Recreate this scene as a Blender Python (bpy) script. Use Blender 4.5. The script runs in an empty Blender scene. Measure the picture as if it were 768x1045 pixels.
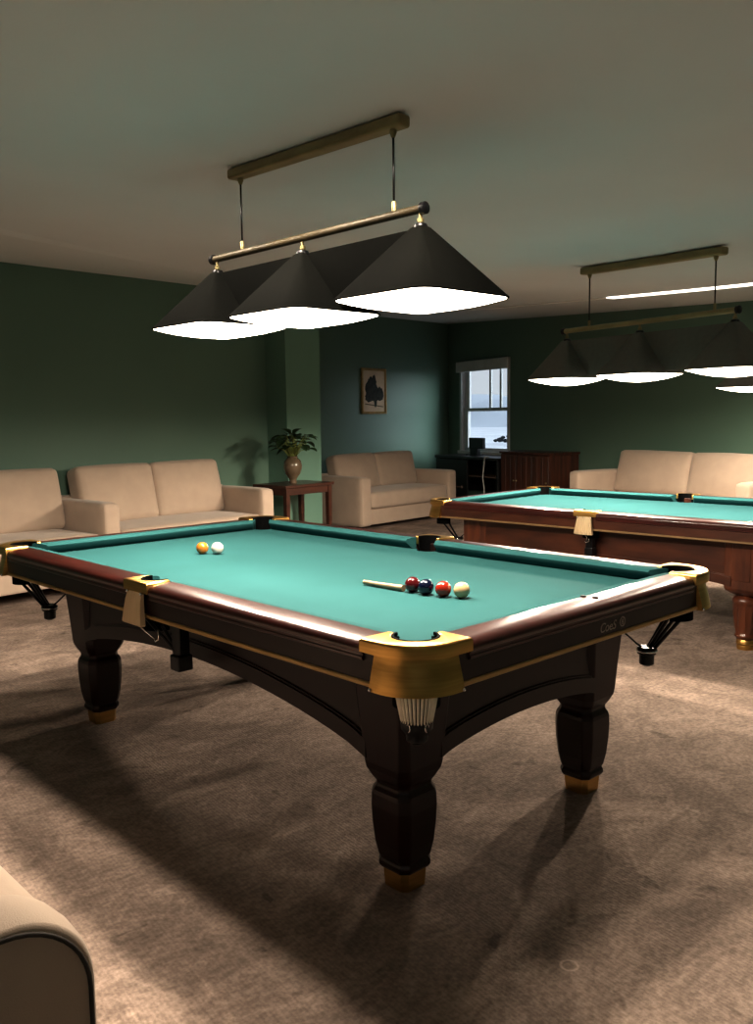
import bpy, bmesh, math, random
from mathutils import Vector, Matrix
random.seed(7)
C = bpy.context.scene.collection
PI = math.pi
R = math.radians

# ------------------------------------------------------------------ materials
def newmat(name):
    m = bpy.data.materials.new(name); m.use_nodes = True
    nt = m.node_tree
    return m, nt, nt.nodes['Principled BSDF']

def node(nt, kind, **kw):
    n = nt.nodes.new(kind)
    for k, v in kw.items(): setattr(n, k, v)
    return n

def mat(name, col, rough=.5, metal=0, col2=None, scale=8, stretch=(1,1,1), bump=0, bscale=None,
        coat=0, spec=.5, detail=6, sheen=0, ramp=(.35,.65)):
    m, nt, b = newmat(name)
    b.inputs['Roughness'].default_value = rough
    b.inputs['Metallic'].default_value = metal
    b.inputs['Specular IOR Level'].default_value = spec
    b.inputs['Coat Weight'].default_value = coat
    b.inputs['Coat Roughness'].default_value = .12
    b.inputs['Sheen Weight'].default_value = sheen
    tc = node(nt, 'ShaderNodeTexCoord')
    mp = node(nt, 'ShaderNodeMapping'); mp.inputs['Scale'].default_value = stretch
    nt.links.new(tc.outputs['Object'], mp.inputs['Vector'])
    nz = node(nt, 'ShaderNodeTexNoise')
    nz.inputs['Scale'].default_value = scale; nz.inputs['Detail'].default_value = detail
    nt.links.new(mp.outputs['Vector'], nz.inputs['Vector'])
    cr = node(nt, 'ShaderNodeValToRGB')
    c2 = col2 or tuple(c*.85 for c in col)
    cr.color_ramp.elements[0].position = ramp[0]; cr.color_ramp.elements[1].position = ramp[1]
    cr.color_ramp.elements[0].color = (*c2, 1); cr.color_ramp.elements[1].color = (*col, 1)
    nt.links.new(nz.outputs['Fac'], cr.inputs['Fac'])
    nt.links.new(cr.outputs['Color'], b.inputs['Base Color'])
    if bump:
        n2 = node(nt, 'ShaderNodeTexNoise'); n2.inputs['Scale'].default_value = bscale or scale*6
        n2.inputs['Detail'].default_value = 3
        nt.links.new(mp.outputs['Vector'], n2.inputs['Vector'])
        bp = node(nt, 'ShaderNodeBump'); bp.inputs['Strength'].default_value = bump
        bp.inputs['Distance'].default_value = .01
        nt.links.new(n2.outputs['Fac'], bp.inputs['Height'])
        nt.links.new(bp.outputs['Normal'], b.inputs['Normal'])
    return m

def emis(name, col, s):
    m, nt, b = newmat(name)
    b.inputs['Base Color'].default_value = (.9,.9,.88,1)
    b.inputs['Emission Color'].default_value = (*col, 1)
    b.inputs['Emission Strength'].default_value = s
    return m

LAMP_S = 12.0
M = {}
M['wall'] = mat('green_paint', (.128,.205,.158), .5, col2=(.12,.193,.149), scale=1.5, bump=.05, bscale=120, spec=.35)
M['ceiling'] = mat('ceiling_paint', (.70,.72,.74), .85, col2=(.675,.695,.715), scale=1.2, bump=.04, bscale=90)
M['trim'] = mat('white_trim_paint', (.97,.97,.96), .7, scale=2)
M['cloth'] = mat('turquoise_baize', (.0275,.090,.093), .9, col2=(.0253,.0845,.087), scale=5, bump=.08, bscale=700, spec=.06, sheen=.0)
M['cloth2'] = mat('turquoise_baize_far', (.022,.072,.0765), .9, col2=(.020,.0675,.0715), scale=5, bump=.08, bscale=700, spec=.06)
M['cushion'] = mat('turquoise_cushion_cloth', (.0260,.090,.093), .9, col2=(.024,.0845,.087), scale=5, spec=.06)
M['maho'] = mat('mahogany_rail', (.055,.0095,.0065), .32, col2=(.03,.0052,.0038), scale=3, stretch=(6,1.2,6), coat=.45, spec=.5)
M['darkwood'] = mat('dark_mahogany', (.0165,.0055,.0042), .42, col2=(.010,.0036,.0029), scale=3, stretch=(5,1,5), coat=.08, spec=.35)
M['legwood'] = mat('dark_leg_wood', (.016,.0024,.0018), .38, col2=(.0095,.0018,.0014), scale=3, stretch=(6,6,1), coat=.12, spec=.3)
M['redwood'] = mat('red_brown_wood', (.075,.0225,.010), .36, col2=(.036,.011,.006), scale=3, stretch=(5,1,5), coat=.3)
M['redleg'] = mat('red_brown_leg_wood', (.12,.036,.015), .32, col2=(.055,.016,.008), scale=3, stretch=(6,6,1), coat=.4)
M['brass'] = mat('brushed_brass', (.60,.375,.13), .36, 1, col2=(.50,.305,.10), scale=6, stretch=(1,1,20))
M['gold'] = mat('gold_inlay_strip', (.50,.33,.13), .42, .25, scale=5)
M['gold2'] = mat('dull_gold_strip', (.22,.14,.065), .5, scale=5)
M['bronze'] = mat('antique_bronze', (.31,.265,.135), .45, .55, col2=(.25,.21,.11), scale=8)
M['cream'] = mat('cream_leather', (.62,.50,.33), .6, col2=(.5,.39,.25), scale=20, stretch=(1,1,.1), bump=.2)
M['ivory'] = mat('ivory_rib', (.95,.90,.78), .3, scale=20)
M['black'] = mat('black_leather', (.0009,.0009,.0009), .9, scale=20, spec=.1)
M['blackmetal'] = mat('black_metal', (.008,.008,.009), .35, .3, scale=10)
M['chrome'] = mat('chrome', (.8,.8,.8), .15, 1, scale=10)
M['shade'] = mat('charcoal_shade_fabric', (.125,.118,.098), .75, col2=(.11,.104,.086), scale=40, bump=.1, bscale=300)
M['shade1'] = mat('light_offset_shade_fabric', (.0058,.0060,.0050), .95, col2=(.0047,.0049,.0041), scale=40, bump=.1, bscale=300, spec=.03)  # same charcoal fabric, colour darkened to offset the added spots above it
M['rod1'] = mat('light_offset_bronze_rod', (.05,.038,.018), .55, .3, col2=(.036,.027,.013), scale=8, spec=.3)  # bronze colour darkened to offset the added spot light on this rod
M['shadein'] = mat('shade_rim', (.85,.82,.75), .5, scale=4)
M['diff'] = emis('lit_diffuser', (1,.875,.72), LAMP_S)
M['led'] = emis('led_strip', (1,.9,.78), 3.0)
M['sofa'] = mat('beige_sofa_fabric', (.47,.375,.30), .9, col2=(.44,.35,.28), scale=7, bump=.18, bscale=420, spec=.2, sheen=.2)
M['pipe'] = mat('sofa_piping', (.05,.04,.032), .8, scale=10)
M['feet'] = mat('dark_sofa_feet', (.012,.010,.009), .5, scale=10)
M['table'] = mat('side_table_wood', (.07,.022,.011), .38, col2=(.038,.012,.007), scale=4, stretch=(1,5,5), coat=.3)
M['cab'] = mat('cabinet_wood', (.10,.032,.016), .4, col2=(.035,.012,.007), scale=2.5, stretch=(9,9,.6), coat=.2)
M['blackwood'] = mat('black_desk', (.012,.011,.010), .4, scale=6)
M['vase'] = mat('brown_glazed_ceramic', (.16,.115,.075), .22, col2=(.11,.08,.05), scale=6, coat=.5)
M['leaf'] = mat('leaf_green', (.026,.062,.018), .55, col2=(.013,.035,.010), scale=14)
M['stem'] = mat('stem_green', (.20,.24,.06), .5, scale=14)
M['frame'] = mat('gilt_frame', (.55,.37,.16), .4, .3, col2=(.42,.28,.12), scale=25)
M['paper'] = mat('aged_paper', (.66,.52,.38), .85, col2=(.58,.45,.32), scale=6)
M['ink'] = mat('dark_ink', (.022,.026,.024), .9, col2=(.05,.05,.042), scale=18)
M['inkmid'] = mat('grey_ink', (.16,.12,.09), .9, scale=18)
M['whiteframe'] = mat('white_window_paint', (.62,.63,.63), .5, scale=4)
M['cable'] = mat('white_cable', (.6,.6,.56), .5, scale=5)
M['shelfedge'] = mat('desk_edge', (.16,.10,.07), .4, scale=5)
M['snow'] = mat('snow', (.80,.80,.82), .9, col2=(.66,.65,.67), scale=.35, detail=8)
M['hill'] = mat('snowy_hill', (.62,.64,.68), .95, col2=(.50,.52,.56), scale=.08)
M['shrub'] = mat('dark_shrub', (.02,.022,.028), .9, scale=10)
M['logo'] = mat('logo_inlay', (.36,.31,.28), .4, scale=10)
M['sight'] = mat('black_sight', (.006,.005,.005), .4, scale=10)
M['stick'] = mat('pale_maple', (.24,.185,.115), .4, col2=(.20,.15,.09), scale=6, stretch=(8,8,1), coat=.3)
def ball_mat(n, c): 
    c = tuple(x*.45 for x in c); return mat(n, c, .12, scale=3, col2=tuple(x*.95 for x in c), coat=.5)

def carpet():
    m, nt, b = newmat('taupe_carpet')
    b.inputs['Roughness'].default_value = .95
    b.inputs['Specular IOR Level'].default_value = .12
    L = nt.links.new
    tc = node(nt, 'ShaderNodeTexCoord')
    geo = tc.outputs['Object']
    def noise(sc, det, stretch=(1,1,1), rot=0, dist=0, rough=.6):
        mp = node(nt, 'ShaderNodeMapping'); mp.inputs['Scale'].default_value = stretch
        mp.inputs['Rotation'].default_value = (0,0,rot)
        L(geo, mp.inputs['Vector'])
        n = node(nt, 'ShaderNodeTexNoise'); n.inputs['Scale'].default_value = sc
        n.inputs['Detail'].default_value = det; n.inputs['Distortion'].default_value = dist
        n.inputs['Roughness'].default_value = rough
        L(mp.outputs['Vector'], n.inputs['Vector']); return n.outputs['Fac']
    def rampf(f, p0, p1, v0, v1):
        r = node(nt, 'ShaderNodeMapRange'); r.interpolation_type = 'SMOOTHSTEP'
        for i, v in enumerate((p0, p1, v0, v1)): r.inputs[i+1].default_value = v
        L(f, r.inputs[0]); return r.outputs[0]
    def mth(op, a, c):
        n = node(nt, 'ShaderNodeMath', operation=op)
        for i, v in enumerate((a, c)):
            if isinstance(v, (int, float)): n.inputs[i].default_value = v
            else: L(v, n.inputs[i])
        return n.outputs[0]
    big = rampf(noise(1.6, 6, dist=.8), .35, .68, .72, 1.14)        # broad wear
    swirl = rampf(noise(3.4, 8, (1,1.6,1), .5, 1.8, .65), .38, .62, .83, 1.10)   # brushed pile swirls
    fine = rampf(noise(55, 4), .3, .7, .78, 1.2)
    # woven lines along one direction, broken by noise
    mp = node(nt, 'ShaderNodeMapping'); mp.inputs['Rotation'].default_value = (0,0,R(8)); L(geo, mp.inputs['Vector'])
    wv = node(nt, 'ShaderNodeTexWave', bands_direction='X'); wv.inputs['Scale'].default_value = 26
    wv.inputs['Distortion'].default_value = 3; wv.inputs['Detail'].default_value = 3; wv.inputs['Detail Scale'].default_value = 2.5
    L(mp.outputs['Vector'], wv.inputs['Vector'])
    lines = rampf(wv.outputs['Fac'], 0, 1, .95, 1.03)
    # scuffs
    sc = rampf(noise(7, 3, (1,1,1), .3, .6), .64, .70, 1.0, .66)
    pale = rampf(noise(2.6, 5, (2.6,.8,1), .9, 1.2), .62, .72, 1.0, 1.28)
    f = mth('MULTIPLY', big, swirl); f = mth('MULTIPLY', f, fine); f = mth('MULTIPLY', f, lines)
    f = mth('MULTIPLY', f, sc); f = mth('MULTIPLY', f, pale)
    # pale ring mark trodden into the pile
    vm = node(nt, 'ShaderNodeVectorMath', operation='DISTANCE'); vm.inputs[1].default_value = (RING[0], RING[1], 0); L(geo, vm.inputs[0])
    d = mth('ABSOLUTE', mth('SUBTRACT', vm.outputs['Value'], .021), 0)
    ring = rampf(d, 0.001, .006, .55, 0.0)
    f = mth('ADD', f, ring)
    cr = node(nt, 'ShaderNodeMix', data_type='RGBA', blend_type='MULTIPLY'); cr.inputs[0].default_value = 1
    cr.inputs[6].default_value = (.35,.272,.226,1)
    cb = node(nt, 'ShaderNodeCombineColor')
    for i in range(3): L(f, cb.inputs[i])
    L(cb.outputs[0], cr.inputs[7]); L(cr.outputs[2], b.inputs['Base Color'])
    bp = node(nt, 'ShaderNodeBump'); bp.inputs['Strength'].default_value = .35; bp.inputs['Distance'].default_value = .008
    L(mth('ADD', fine, mth('MULTIPLY', lines, 1.5)), bp.inputs['Height']); L(bp.outputs['Normal'], b.inputs['Normal'])
    return m
RING = (.258,-.275)
M['carpet'] = carpet()

def glassmat():
    m = bpy.data.materials.new('window_glass'); m.use_nodes = True
    nt = m.node_tree; nt.nodes.clear()
    o = node(nt, 'ShaderNodeOutputMaterial'); t = node(nt, 'ShaderNodeBsdfTransparent'); g = node(nt, 'ShaderNodeBsdfGlossy')
    t.inputs['Color'].default_value = (.93,.95,.96,1); g.inputs['Roughness'].default_value = .03
    mx = node(nt, 'ShaderNodeMixShader'); mx.inputs[0].default_value = .05
    nt.links.new(t.outputs[0], mx.inputs[1]); nt.links.new(g.outputs[0], mx.inputs[2]); nt.links.new(mx.outputs[0], o.inputs[0])
    return m
M['glass'] = glassmat()

# ------------------------------------------------------------------ helpers
def obj(name, bm, m, parent=None, smooth=None, loc=None, rot=None):
    bmesh.ops.recalc_face_normals(bm, faces=bm.faces[:])
    me = bpy.data.meshes.new(name); bm.to_mesh(me); bm.free()
    for mm in (m if isinstance(m, (list, tuple)) else [m]): me.materials.append(mm)
    o = bpy.data.objects.new(name, me); C.objects.link(o)
    if parent: o.parent = parent
    if loc: o.location = loc
    if rot: o.rotation_euler = rot
    if smooth:
        for p in me.polygons: p.use_smooth = True
        if smooth is not True:
            try: me.set_sharp_from_angle(angle=R(smooth))
            except Exception: pass
    return o

def tag(o, label=None, cat=None, group=None, kind=None):
    for k, v in (('label', label), ('category', cat), ('group', group), ('kind', kind)):
        if v: o[k] = v
    return o

def thing(name, label, cat, loc=(0,0,0), rz=0, group=None):
    o = bpy.data.objects.new(name, None); C.objects.link(o)
    o.empty_display_size = .1
    o.location = loc; o.rotation_euler = (0,0,rz)
    return tag(o, label, cat, group)

def struct(name, bm, m, parent=None, smooth=None):
    o = obj(name, bm, m, parent, smooth)
    if not parent: o['kind'] = 'structure'
    return o

def copy_tree(o, parent=None):
    c = o.copy(); C.objects.link(c); c.parent = parent
    for ch in list(o.children): copy_tree(ch, c)
    return c

def B(): return bmesh.new()

def box(bm, x0, x1, y0, y1, z0, z1, bev=0, seg=2, mtx=None):
    r = bmesh.ops.create_cube(bm, size=1)
    vs = r['verts']
    for v in vs:
        v.co = Vector(((x0+x1)/2 + v.co.x*(x1-x0), (y0+y1)/2 + v.co.y*(y1-y0), (z0+z1)/2 + v.co.z*(z1-z0)))
    if bev:
        es = list({e for v in vs for e in v.link_edges})
        rr = bmesh.ops.bevel(bm, geom=es, offset=bev, segments=seg, affect='EDGES', profile=.5)
        vs = list({v for f in rr['faces'] for v in f.verts} | {v for v in vs if v.is_valid})
    if mtx:
        for v in vs: v.co = mtx @ v.co
    return vs

def loft(bm, rings, cap=True, closed=True):
    """rings: list of equal-length lists of 3-D points"""
    vr = [[bm.verts.new(p) for p in ring] for ring in rings]
    n = len(vr[0])
    for a, b in zip(vr, vr[1:]):
        for i in range(n if closed else n-1):
            j = (i+1) % n
            bm.faces.new((a[i], a[j], b[j], b[i]))
    if cap and closed:
        bm.faces.new(vr[0][::-1]); bm.faces.new(vr[-1])
    return vr

def prism(bm, poly, z0, z1, bev=0, seg=2):
    """2-D polygon extruded upwards"""
    a = [bm.verts.new((x, y, z0)) for x, y in poly]; b = [bm.verts.new((x, y, z1)) for x, y in poly]
    n = len(poly)
    bot = bm.faces.new(a[::-1]); top = bm.faces.new(b)
    for i in range(n): bm.faces.new((a[i], a[(i+1) % n], b[(i+1) % n], b[i]))
    bm.normal_update()
    if bev:
        bmesh.ops.bevel(bm, geom=list(top.edges), offset=bev, segments=seg, affect='EDGES', profile=.5)

def tube(bm, pts, r, n=10, cap=True):
    pts = [Vector(p) for p in pts]
    rings = []
    prev = None
    for i, p in enumerate(pts):
        d = (pts[min(i+1, len(pts)-1)] - pts[max(i-1, 0)]).normalized()
        u = prev - d*prev.dot(d) if prev else (d.orthogonal())
        u.normalize(); prev = u; w = d.cross(u)
        rr = r[i] if isinstance(r, (list, tuple)) else r
        rings.append([p + u*rr*math.cos(2*PI*k/n) + w*rr*math.sin(2*PI*k/n) for k in range(n)])
    loft(bm, rings, cap)

def lathe(bm, prof, n=32, c=(0,0)):
    loft(bm, [[(c[0]+r*math.cos(2*PI*k/n), c[1]+r*math.sin(2*PI*k/n), z) for k in range(n)] for r, z in prof])

def rbox(bm, cx, cy, cz, sx, sy, sz, r, n=10, bulge=(0,0,0), rnd=0, mtx=None):
    """soft rounded, bulging box for upholstery; grid on each face"""
    tmp = bmesh.new()
    bmesh.ops.create_cube(tmp, size=2)
    bmesh.ops.subdivide_edges(tmp, edges=tmp.edges[:], cuts=n, use_grid_fill=True)
    h = Vector((sx/2, sy/2, sz/2))
    ph = [random.uniform(0, 6) for _ in range(4)]
    idx = {}
    for v in tmp.verts:
        u = v.co.copy()
        # concentrate the grid lines near edges so the rounding is sampled well
        w = Vector([math.copysign(abs(t)**.7, t) for t in u])
        p = Vector([w[i]*h[i] for i in range(3)])
        core = Vector([max(-(h[i]-r), min(h[i]-r, p[i])) for i in range(3)])
        d = p - core
        if d.length > 1e-9:
            p = core + d.normalized()*min(r, d.length if d.length < r else r)
        q = [max(0, 1-(p[i]/h[i])**2) for i in range(3)]
        p.x += math.copysign(bulge[0]*q[1]*q[2], u.x)*(abs(u.x) > .98)
        p.y += math.copysign(bulge[1]*q[0]*q[2], u.y)*(abs(u.y) > .98)
        p.z += math.copysign(bulge[2]*q[0]*q[1], u.z)*(abs(u.z) > .98)
        if rnd:
            p += Vector((0, 1, .6))*rnd*(math.sin(5*p.x+ph[0]+3*p.z)*math.sin(6*p.z+ph[1]) + .5*math.sin(11*p.x+ph[2])*math.sin(9*p.z+ph[3]))
        p += Vector((cx, cy, cz))
        if mtx: p = mtx @ p
        idx[v] = bm.verts.new(p)
    for f in tmp.faces: bm.faces.new([idx[v] for v in f.verts])
    tmp.free()

def arc(cx, cy, r, a0, a1, n):
    return [(cx + r*math.cos(R(a0+(a1-a0)*i/n)), cy + r*math.sin(R(a0+(a1-a0)*i/n))) for i in range(n+1)]

# ------------------------------------------------------------------ room geometry
KC = .055
def ceil_z(y): t = y-1.6; return 2.446 + .029*(t+math.sqrt(t*t+.5))
K = Vector((9.284, 8.121))                       # far corner
dL = Vector((1.85, .19)).normalized()            # along the left wall
dW = Vector((1.46, 5.37)).normalized()           # along the window wall
WL0 = Vector((1.34, 5.96))
PW = Vector((7.64, 2.57))
def on_left(s, off=0):   # point along the left wall, off metres in front of it
    n = Vector((dL.y, -dL.x)); return WL0 + dL*s + n*off
XB, YB = -3.2, -3.6
wl_l = WL0 + dL*((XB-WL0.x)/dL.x)                # left wall, near end
wl_r = WL0 + dL*((4.72-WL0.x)/dL.x)              # behind the column
pw_l = K - dL*((K.x-4.72)/dL.x)                  # picture wall, left end
wr_n = K - dW*((K.y-YB)/dW.y)                    # window wall, near end

def wallq(bm, a, b, z0a=0, z0b=0, z1a=None, z1b=None):
    if z1a is None and z1b is None:      # top edge follows the gently rising ceiling
        n = 40; a = Vector(a); b = Vector(b); top = [a+(b-a)*(k/n) for k in range(n+1)]
        bm.faces.new([bm.verts.new(p) for p in [(a.x,a.y,z0a),(b.x,b.y,z0b)] + [(q.x,q.y,ceil_z(q.y)) for q in reversed(top)]])
        return
    z1a = ceil_z(a[1]) if z1a is None else z1a; z1b = ceil_z(b[1]) if z1b is None else z1b
    bm.faces.new([bm.verts.new(p) for p in ((a[0],a[1],z0a),(b[0],b[1],z0b),(b[0],b[1],z1b),(a[0],a[1],z1a))])

def quad(bm, *ps): bm.faces.new([bm.verts.new(p) for p in ps])

poly = [wl_l, wl_r, pw_l, K, wr_n, Vector((XB, YB))]
bm = B(); bm.faces.new([bm.verts.new((p.x, p.y, 0)) for p in poly]); struct('floor', bm, M['carpet'])
bm = B(); bm.faces.new([bm.verts.new((p.x, p.y, 0)) for p in poly])
for k in range(56):
    y = YB + .12 + .21*k
    bmesh.ops.bisect_plane(bm, geom=bm.verts[:]+bm.edges[:]+bm.faces[:], plane_co=(0,y,0), plane_no=(0,1,0))
for v in bm.verts: v.co.z = ceil_z(v.co.y)
struct('ceiling', bm, M['ceiling'], None, True)
bm = B(); wallq(bm, wl_l, wl_r); struct('wall_left', bm, M['wall'])
bm = B(); wallq(bm, wl_r, pw_l); struct('wall_alcove', bm, M['wall'])
bm = B(); wallq(bm, pw_l, K); struct('wall_far', bm, M['wall'])
bm = B(); wallq(bm, wr_n, Vector((XB,YB))); struct('wall_front', bm, M['wall'])
bm = B(); wallq(bm, Vector((XB,YB)), wl_l); struct('wall_back', bm, M['wall'])
# window wall with its opening
S0, S1, Z0, Z1 = 4.10, 5.385, .80, 2.185
def wpt(s, off=0):        # off>0 goes out of the room
    n = Vector((dW.y, -dW.x)); p = PW + dW*s + n*off; return p
sK = (K-PW).dot(dW); sN = (wr_n-PW).dot(dW)
bm = B()
wallq(bm, wpt(sN), wpt(S0)); wallq(bm, wpt(S1), wpt(sK))
wallq(bm, wpt(S0), wpt(S1), 0, 0, Z0, Z0); wallq(bm, wpt(S0), wpt(S1), Z1, Z1)
struct('wall_right', bm, M['wall'])
# column at the corner of the alcove
col_a = Vector((4.22, 5.95)); col_b = Vector((4.722, 6.0))
bm = B()
pl = [col_a, col_b, Vector((4.722, wl_r.y)), Vector((4.19, 6.25))]
loft(bm, [[(p.x, p.y, 0) for p in pl], [(p.x, p.y, ceil_z(p.y)) for p in pl]])
struct('trim_1', bm, mat('column_paint', (.155,.27,.215), .5, col2=(.147,.258,.205), scale=1.5, spec=.35))
# shallow dropped ceiling band along the left wall: sloped lip, then flat to the wall
A0, A1 = Vector((.607,4.013)), Vector((2.382,4.546)); B0, B1 = Vector((.775,4.462)), Vector((2.595,5.179))
def ext(P, Q, x): return P + (Q-P)*((x-P.x)/(Q.x-P.x))
xs = (-1.6, 4.15)
bm = B()
ringsA = []
for x in xs:
    a = ext(A0, A1, x); b = ext(B0, B1, x)
    if b.y - a.y < .05: b = Vector((b.x, a.y+.05))
    w = WL0 + dL*((x-WL0.x)/dL.x)
    ringsA.append([(a.x, a.y, ceil_z(a.y)), (b.x, b.y, ceil_z(b.y)-.03), (w.x, w.y, ceil_z(w.y)-.03), (w.x, w.y, ceil_z(w.y)-.002)])
loft(bm, ringsA); 
o = struct('trim_2', bm, [M['ceiling'], M['trim']])
for p in o.data.polygons:
    ys = [o.data.vertices[i].co for i in p.vertices]
    zs = [v.z-ceil_z(v.y) for v in ys]
    if len(ys) == 4 and min(zs) < -.02 and max(v.y for v in ys) < 5.75 and sum(1 for z in zs if z > -.001) == 2: p.material_index = 1

# ceiling strip light and the shallow seam that continues it
def strip(bm, P, Q, w, t):
    d = (Q-P).normalized(); n = Vector((-d.y, d.x))*w/2
    rs = []
    for k in range(25):
        c = P + (Q-P)*(k/24)
        rs.append([(c.x+n.x, c.y+n.y, ceil_z(c.y+n.y)-t), (c.x-n.x, c.y-n.y, ceil_z(c.y-n.y)-t),
                   (c.x-n.x, c.y-n.y, ceil_z(c.y-n.y)-.0005), (c.x+n.x, c.y+n.y, ceil_z(c.y+n.y)-.0005)])
    loft(bm, rs)
LP, LQ = Vector((6.625,3.61)), Vector((6.229,1.955))
ld = (LQ-LP).normalized()
bm = B(); strip(bm, LP, LP+ld*4.6, .095, .012)
tag(obj('ceiling_strip_light', bm, M['led']), 'long thin lit strip light set along the ceiling at the right, behind the hanging lamp', 'ceiling light')
bm = B(); strip(bm, LP-ld*.02, LP-ld*2.4, .05, .008); struct('trim_3', bm, M['trim'])

# ------------------------------------------------------------------ window
def wbox(bm, s0, s1, z0, z1, o0, o1, bev=.003):
    m4 = Matrix(((dW.y, dW.x, 0, PW.x), (-dW.x, dW.y, 0, PW.y), (0,0,1,0), (0,0,0,1)))   # x: out of the room, y: along the wall
    box(bm, o0, o1, s0, s1, z0, z1, bev, 1, m4)
bm = B()
for a in ((S0, S0+.05, Z0, Z1), (S1-.05, S1, Z0, Z1)): wbox(bm, *a, -.02, .16)
wbox(bm, S0, S1, Z1-.04, Z1, 0, .16); wbox(bm, S0-.02, S1+.02, Z0-.01, Z0+.035, -.05, .16)
win = struct('window_1', bm, M['whiteframe'])
bm = B(); wbox(bm, S0-.02, S1+.03, 2.045, Z1+.02, -.07, -.005, .008); obj('blind_box', bm, M['whiteframe'], win)
for nm, (z0, z1, o) in (('upper_sash', (1.44, 2.12, .06)), ('lower_sash', (.835, 1.49, .03))):
    bm = B()
    wbox(bm, S0+.05, S0+.075, z0, z1, o, o+.035); wbox(bm, S1-.16, S1-.05, z0, z1, o, o+.035)
    wbox(bm, S0+.05, S1-.05, z0, z0+.05, o, o+.035); wbox(bm, S0+.05, S1-.05, z1-.045, z1, o, o+.035)
    sh = obj(nm, bm, M['whiteframe'], win)
    if nm == 'upper_sash':
        for s in (4.418, 4.678):
            bm = B(); wbox(bm, s-.022, s+.022, z0+.05, z1-.045, o, o+.03); obj('glazing_bar', bm, M['whiteframe'], sh)
    bm = B(); wbox(bm, S0+.07, S1-.15, z0+.05, z1-.045, o+.015, o+.019, 0); obj('pane', bm, M['glass'], sh)

# snowy outdoors beyond the window
GZ = .30
bm = B(); quad(bm, (9.6,-30,GZ), (90,-30,GZ), (90,90,GZ), (9.6,90,GZ)); struct('ground', bm, M['snow'])
bm = B()
rows = []
for j in range(6):
    rows.append([(60+j*5, -20+i*4, GZ + (math.sin(j/5*PI*.55)*(2.9+.7*math.sin(i*.7)+.8*math.sin(i*1.7+1)))) for i in range(30)])
loft(bm, rows, cap=False, closed=False); h = struct('hills', bm, M['hill'], smooth=True)
bm = B()
random.seed(3); SHX, SHY = 25.6, 20.2
for c, rr in (((0,0,.32), .35), ((.7,.1,.2), .28), ((-.6,0,.22), .22), ((.35,.1,.6), .24), ((1.15,.1,.45), .2), ((.95,0,.75),.15)):
    r_ = bmesh.ops.create_icosphere(bm, subdivisions=3, radius=rr)
    for v in r_['verts']: v.co = Vector((v.co.x*1.2, v.co.y, v.co.z*.8))*(1+.45*(random.random()-.5)) + Vector((c[0], c[1], c[2]))
for v in bm.verts: v.co *= .30
tag(obj('shrub', bm, M['shrub'], None, loc=(SHX,SHY,GZ+.03), rot=(0,0,R(-46))), 'small dark shrub on the snow seen through the window', 'shrub')

# ------------------------------------------------------------------ pool table
W2, L2, H = .81, 1.40, .80
def table_leg(root, x, y, wood, style, name='leg'):
    bm = B()
    def oct_(h, c, z): 
        return [(x+a*h - (a*c if k else 0), y+b*h - (0 if k else b*c), z) for a, b, k in
                ((1,-1,0),(1,1,0),(1,1,1),(-1,1,1),(-1,1,0),(-1,-1,0),(-1,-1,1),(1,-1,1))]
    def oc(h, c, z):
        return [(x+h, y-h+c, z), (x+h, y+h-c, z), (x+h-c, y+h, z), (x-h+c, y+h, z), (x-h, y+h-c, z), (x-h, y-h+c, z), (x-h+c, y-h, z), (x+h-c, y-h, z)]
    if style == 'tapered':
        prof = [(.112,.02,.69),(.108,.022,.60),(.099,.024,.48),(.093,.025,.385),(.090,.026,.365),(.078,.025,.34),(.069,.023,.326),(.067,.022,.316),
                (.070,.023,.308),(.077,.026,.298),(.080,.026,.285),(.081,.026,.25),(.079,.026,.20),(.073,.024,.14),(.065,.022,.100),(.060,.02,.090),(.060,.02,.086),(.065,.022,.080),(.065,.022,.068),(.060,.02,.060),(.054,.018,.056)]
        loft(bm, [oc(*p) for p in prof])
        lg = obj(name, bm, wood, root)
        md = lg.modifiers.new('edge', 'BEVEL'); md.width = .004; md.segments = 2; md.limit_method = 'ANGLE'; md.angle_limit = R(35)
        bm = B(); loft(bm, [oc(.051,.016,.058), oc(.052,.016,.05), oc(.049,.015,.008), oc(.048,.015,0)]); 
    else:
        prof = [(.105,.006,.69),(.105,.006,.385),(.10,.01,.37),(.085,.02,.352),(.07,.03,.342)]
        loft(bm, [oc(*p) for p in prof])
        n = 48
        def ring(r, z, fl): return [(x+(r-fl*abs(math.cos(k*PI/4)))*math.cos(2*PI*k/n), y+(r-fl*abs(math.cos(k*PI/4)))*math.sin(2*PI*k/n), z) for k in range(n)]
        loft(bm, [ring(r, z, f) for r, z, f in ((.062,.345,0),(.058,.333,0),(.07,.327,0),(.082,.312,0),(.085,.30,0),(.082,.288,0),(.079,.282,.0),(.080,.27,.006),(.078,.22,.007),(.070,.15,.007),(.062,.105,.006),(.060,.098,0),(.066,.09,0),(.066,.08,0),(.056,.072,0),(.05,.06,0))])
        # panel raised on the four faces of the block
        for a, b in ((1,0),(-1,0),(0,1),(0,-1)):
            box(bm, x+a*.104-(.055 if b else .004), x+a*.104+(.055 if b else .004), y+b*.104-(.055 if a else .004), y+b*.104+(.055 if a else .004), .43, .66, .003, 1)
        lg = obj(name, bm, wood, root, 40)
        bm = B(); lathe(bm, [(.050,.062),(.054,.055),(.056,.035),(.05,.028),(.052,.02),(.05,0)], 24, (x, y))
    obj('foot_cap', bm, M['brass'], lg, 40)

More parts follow.
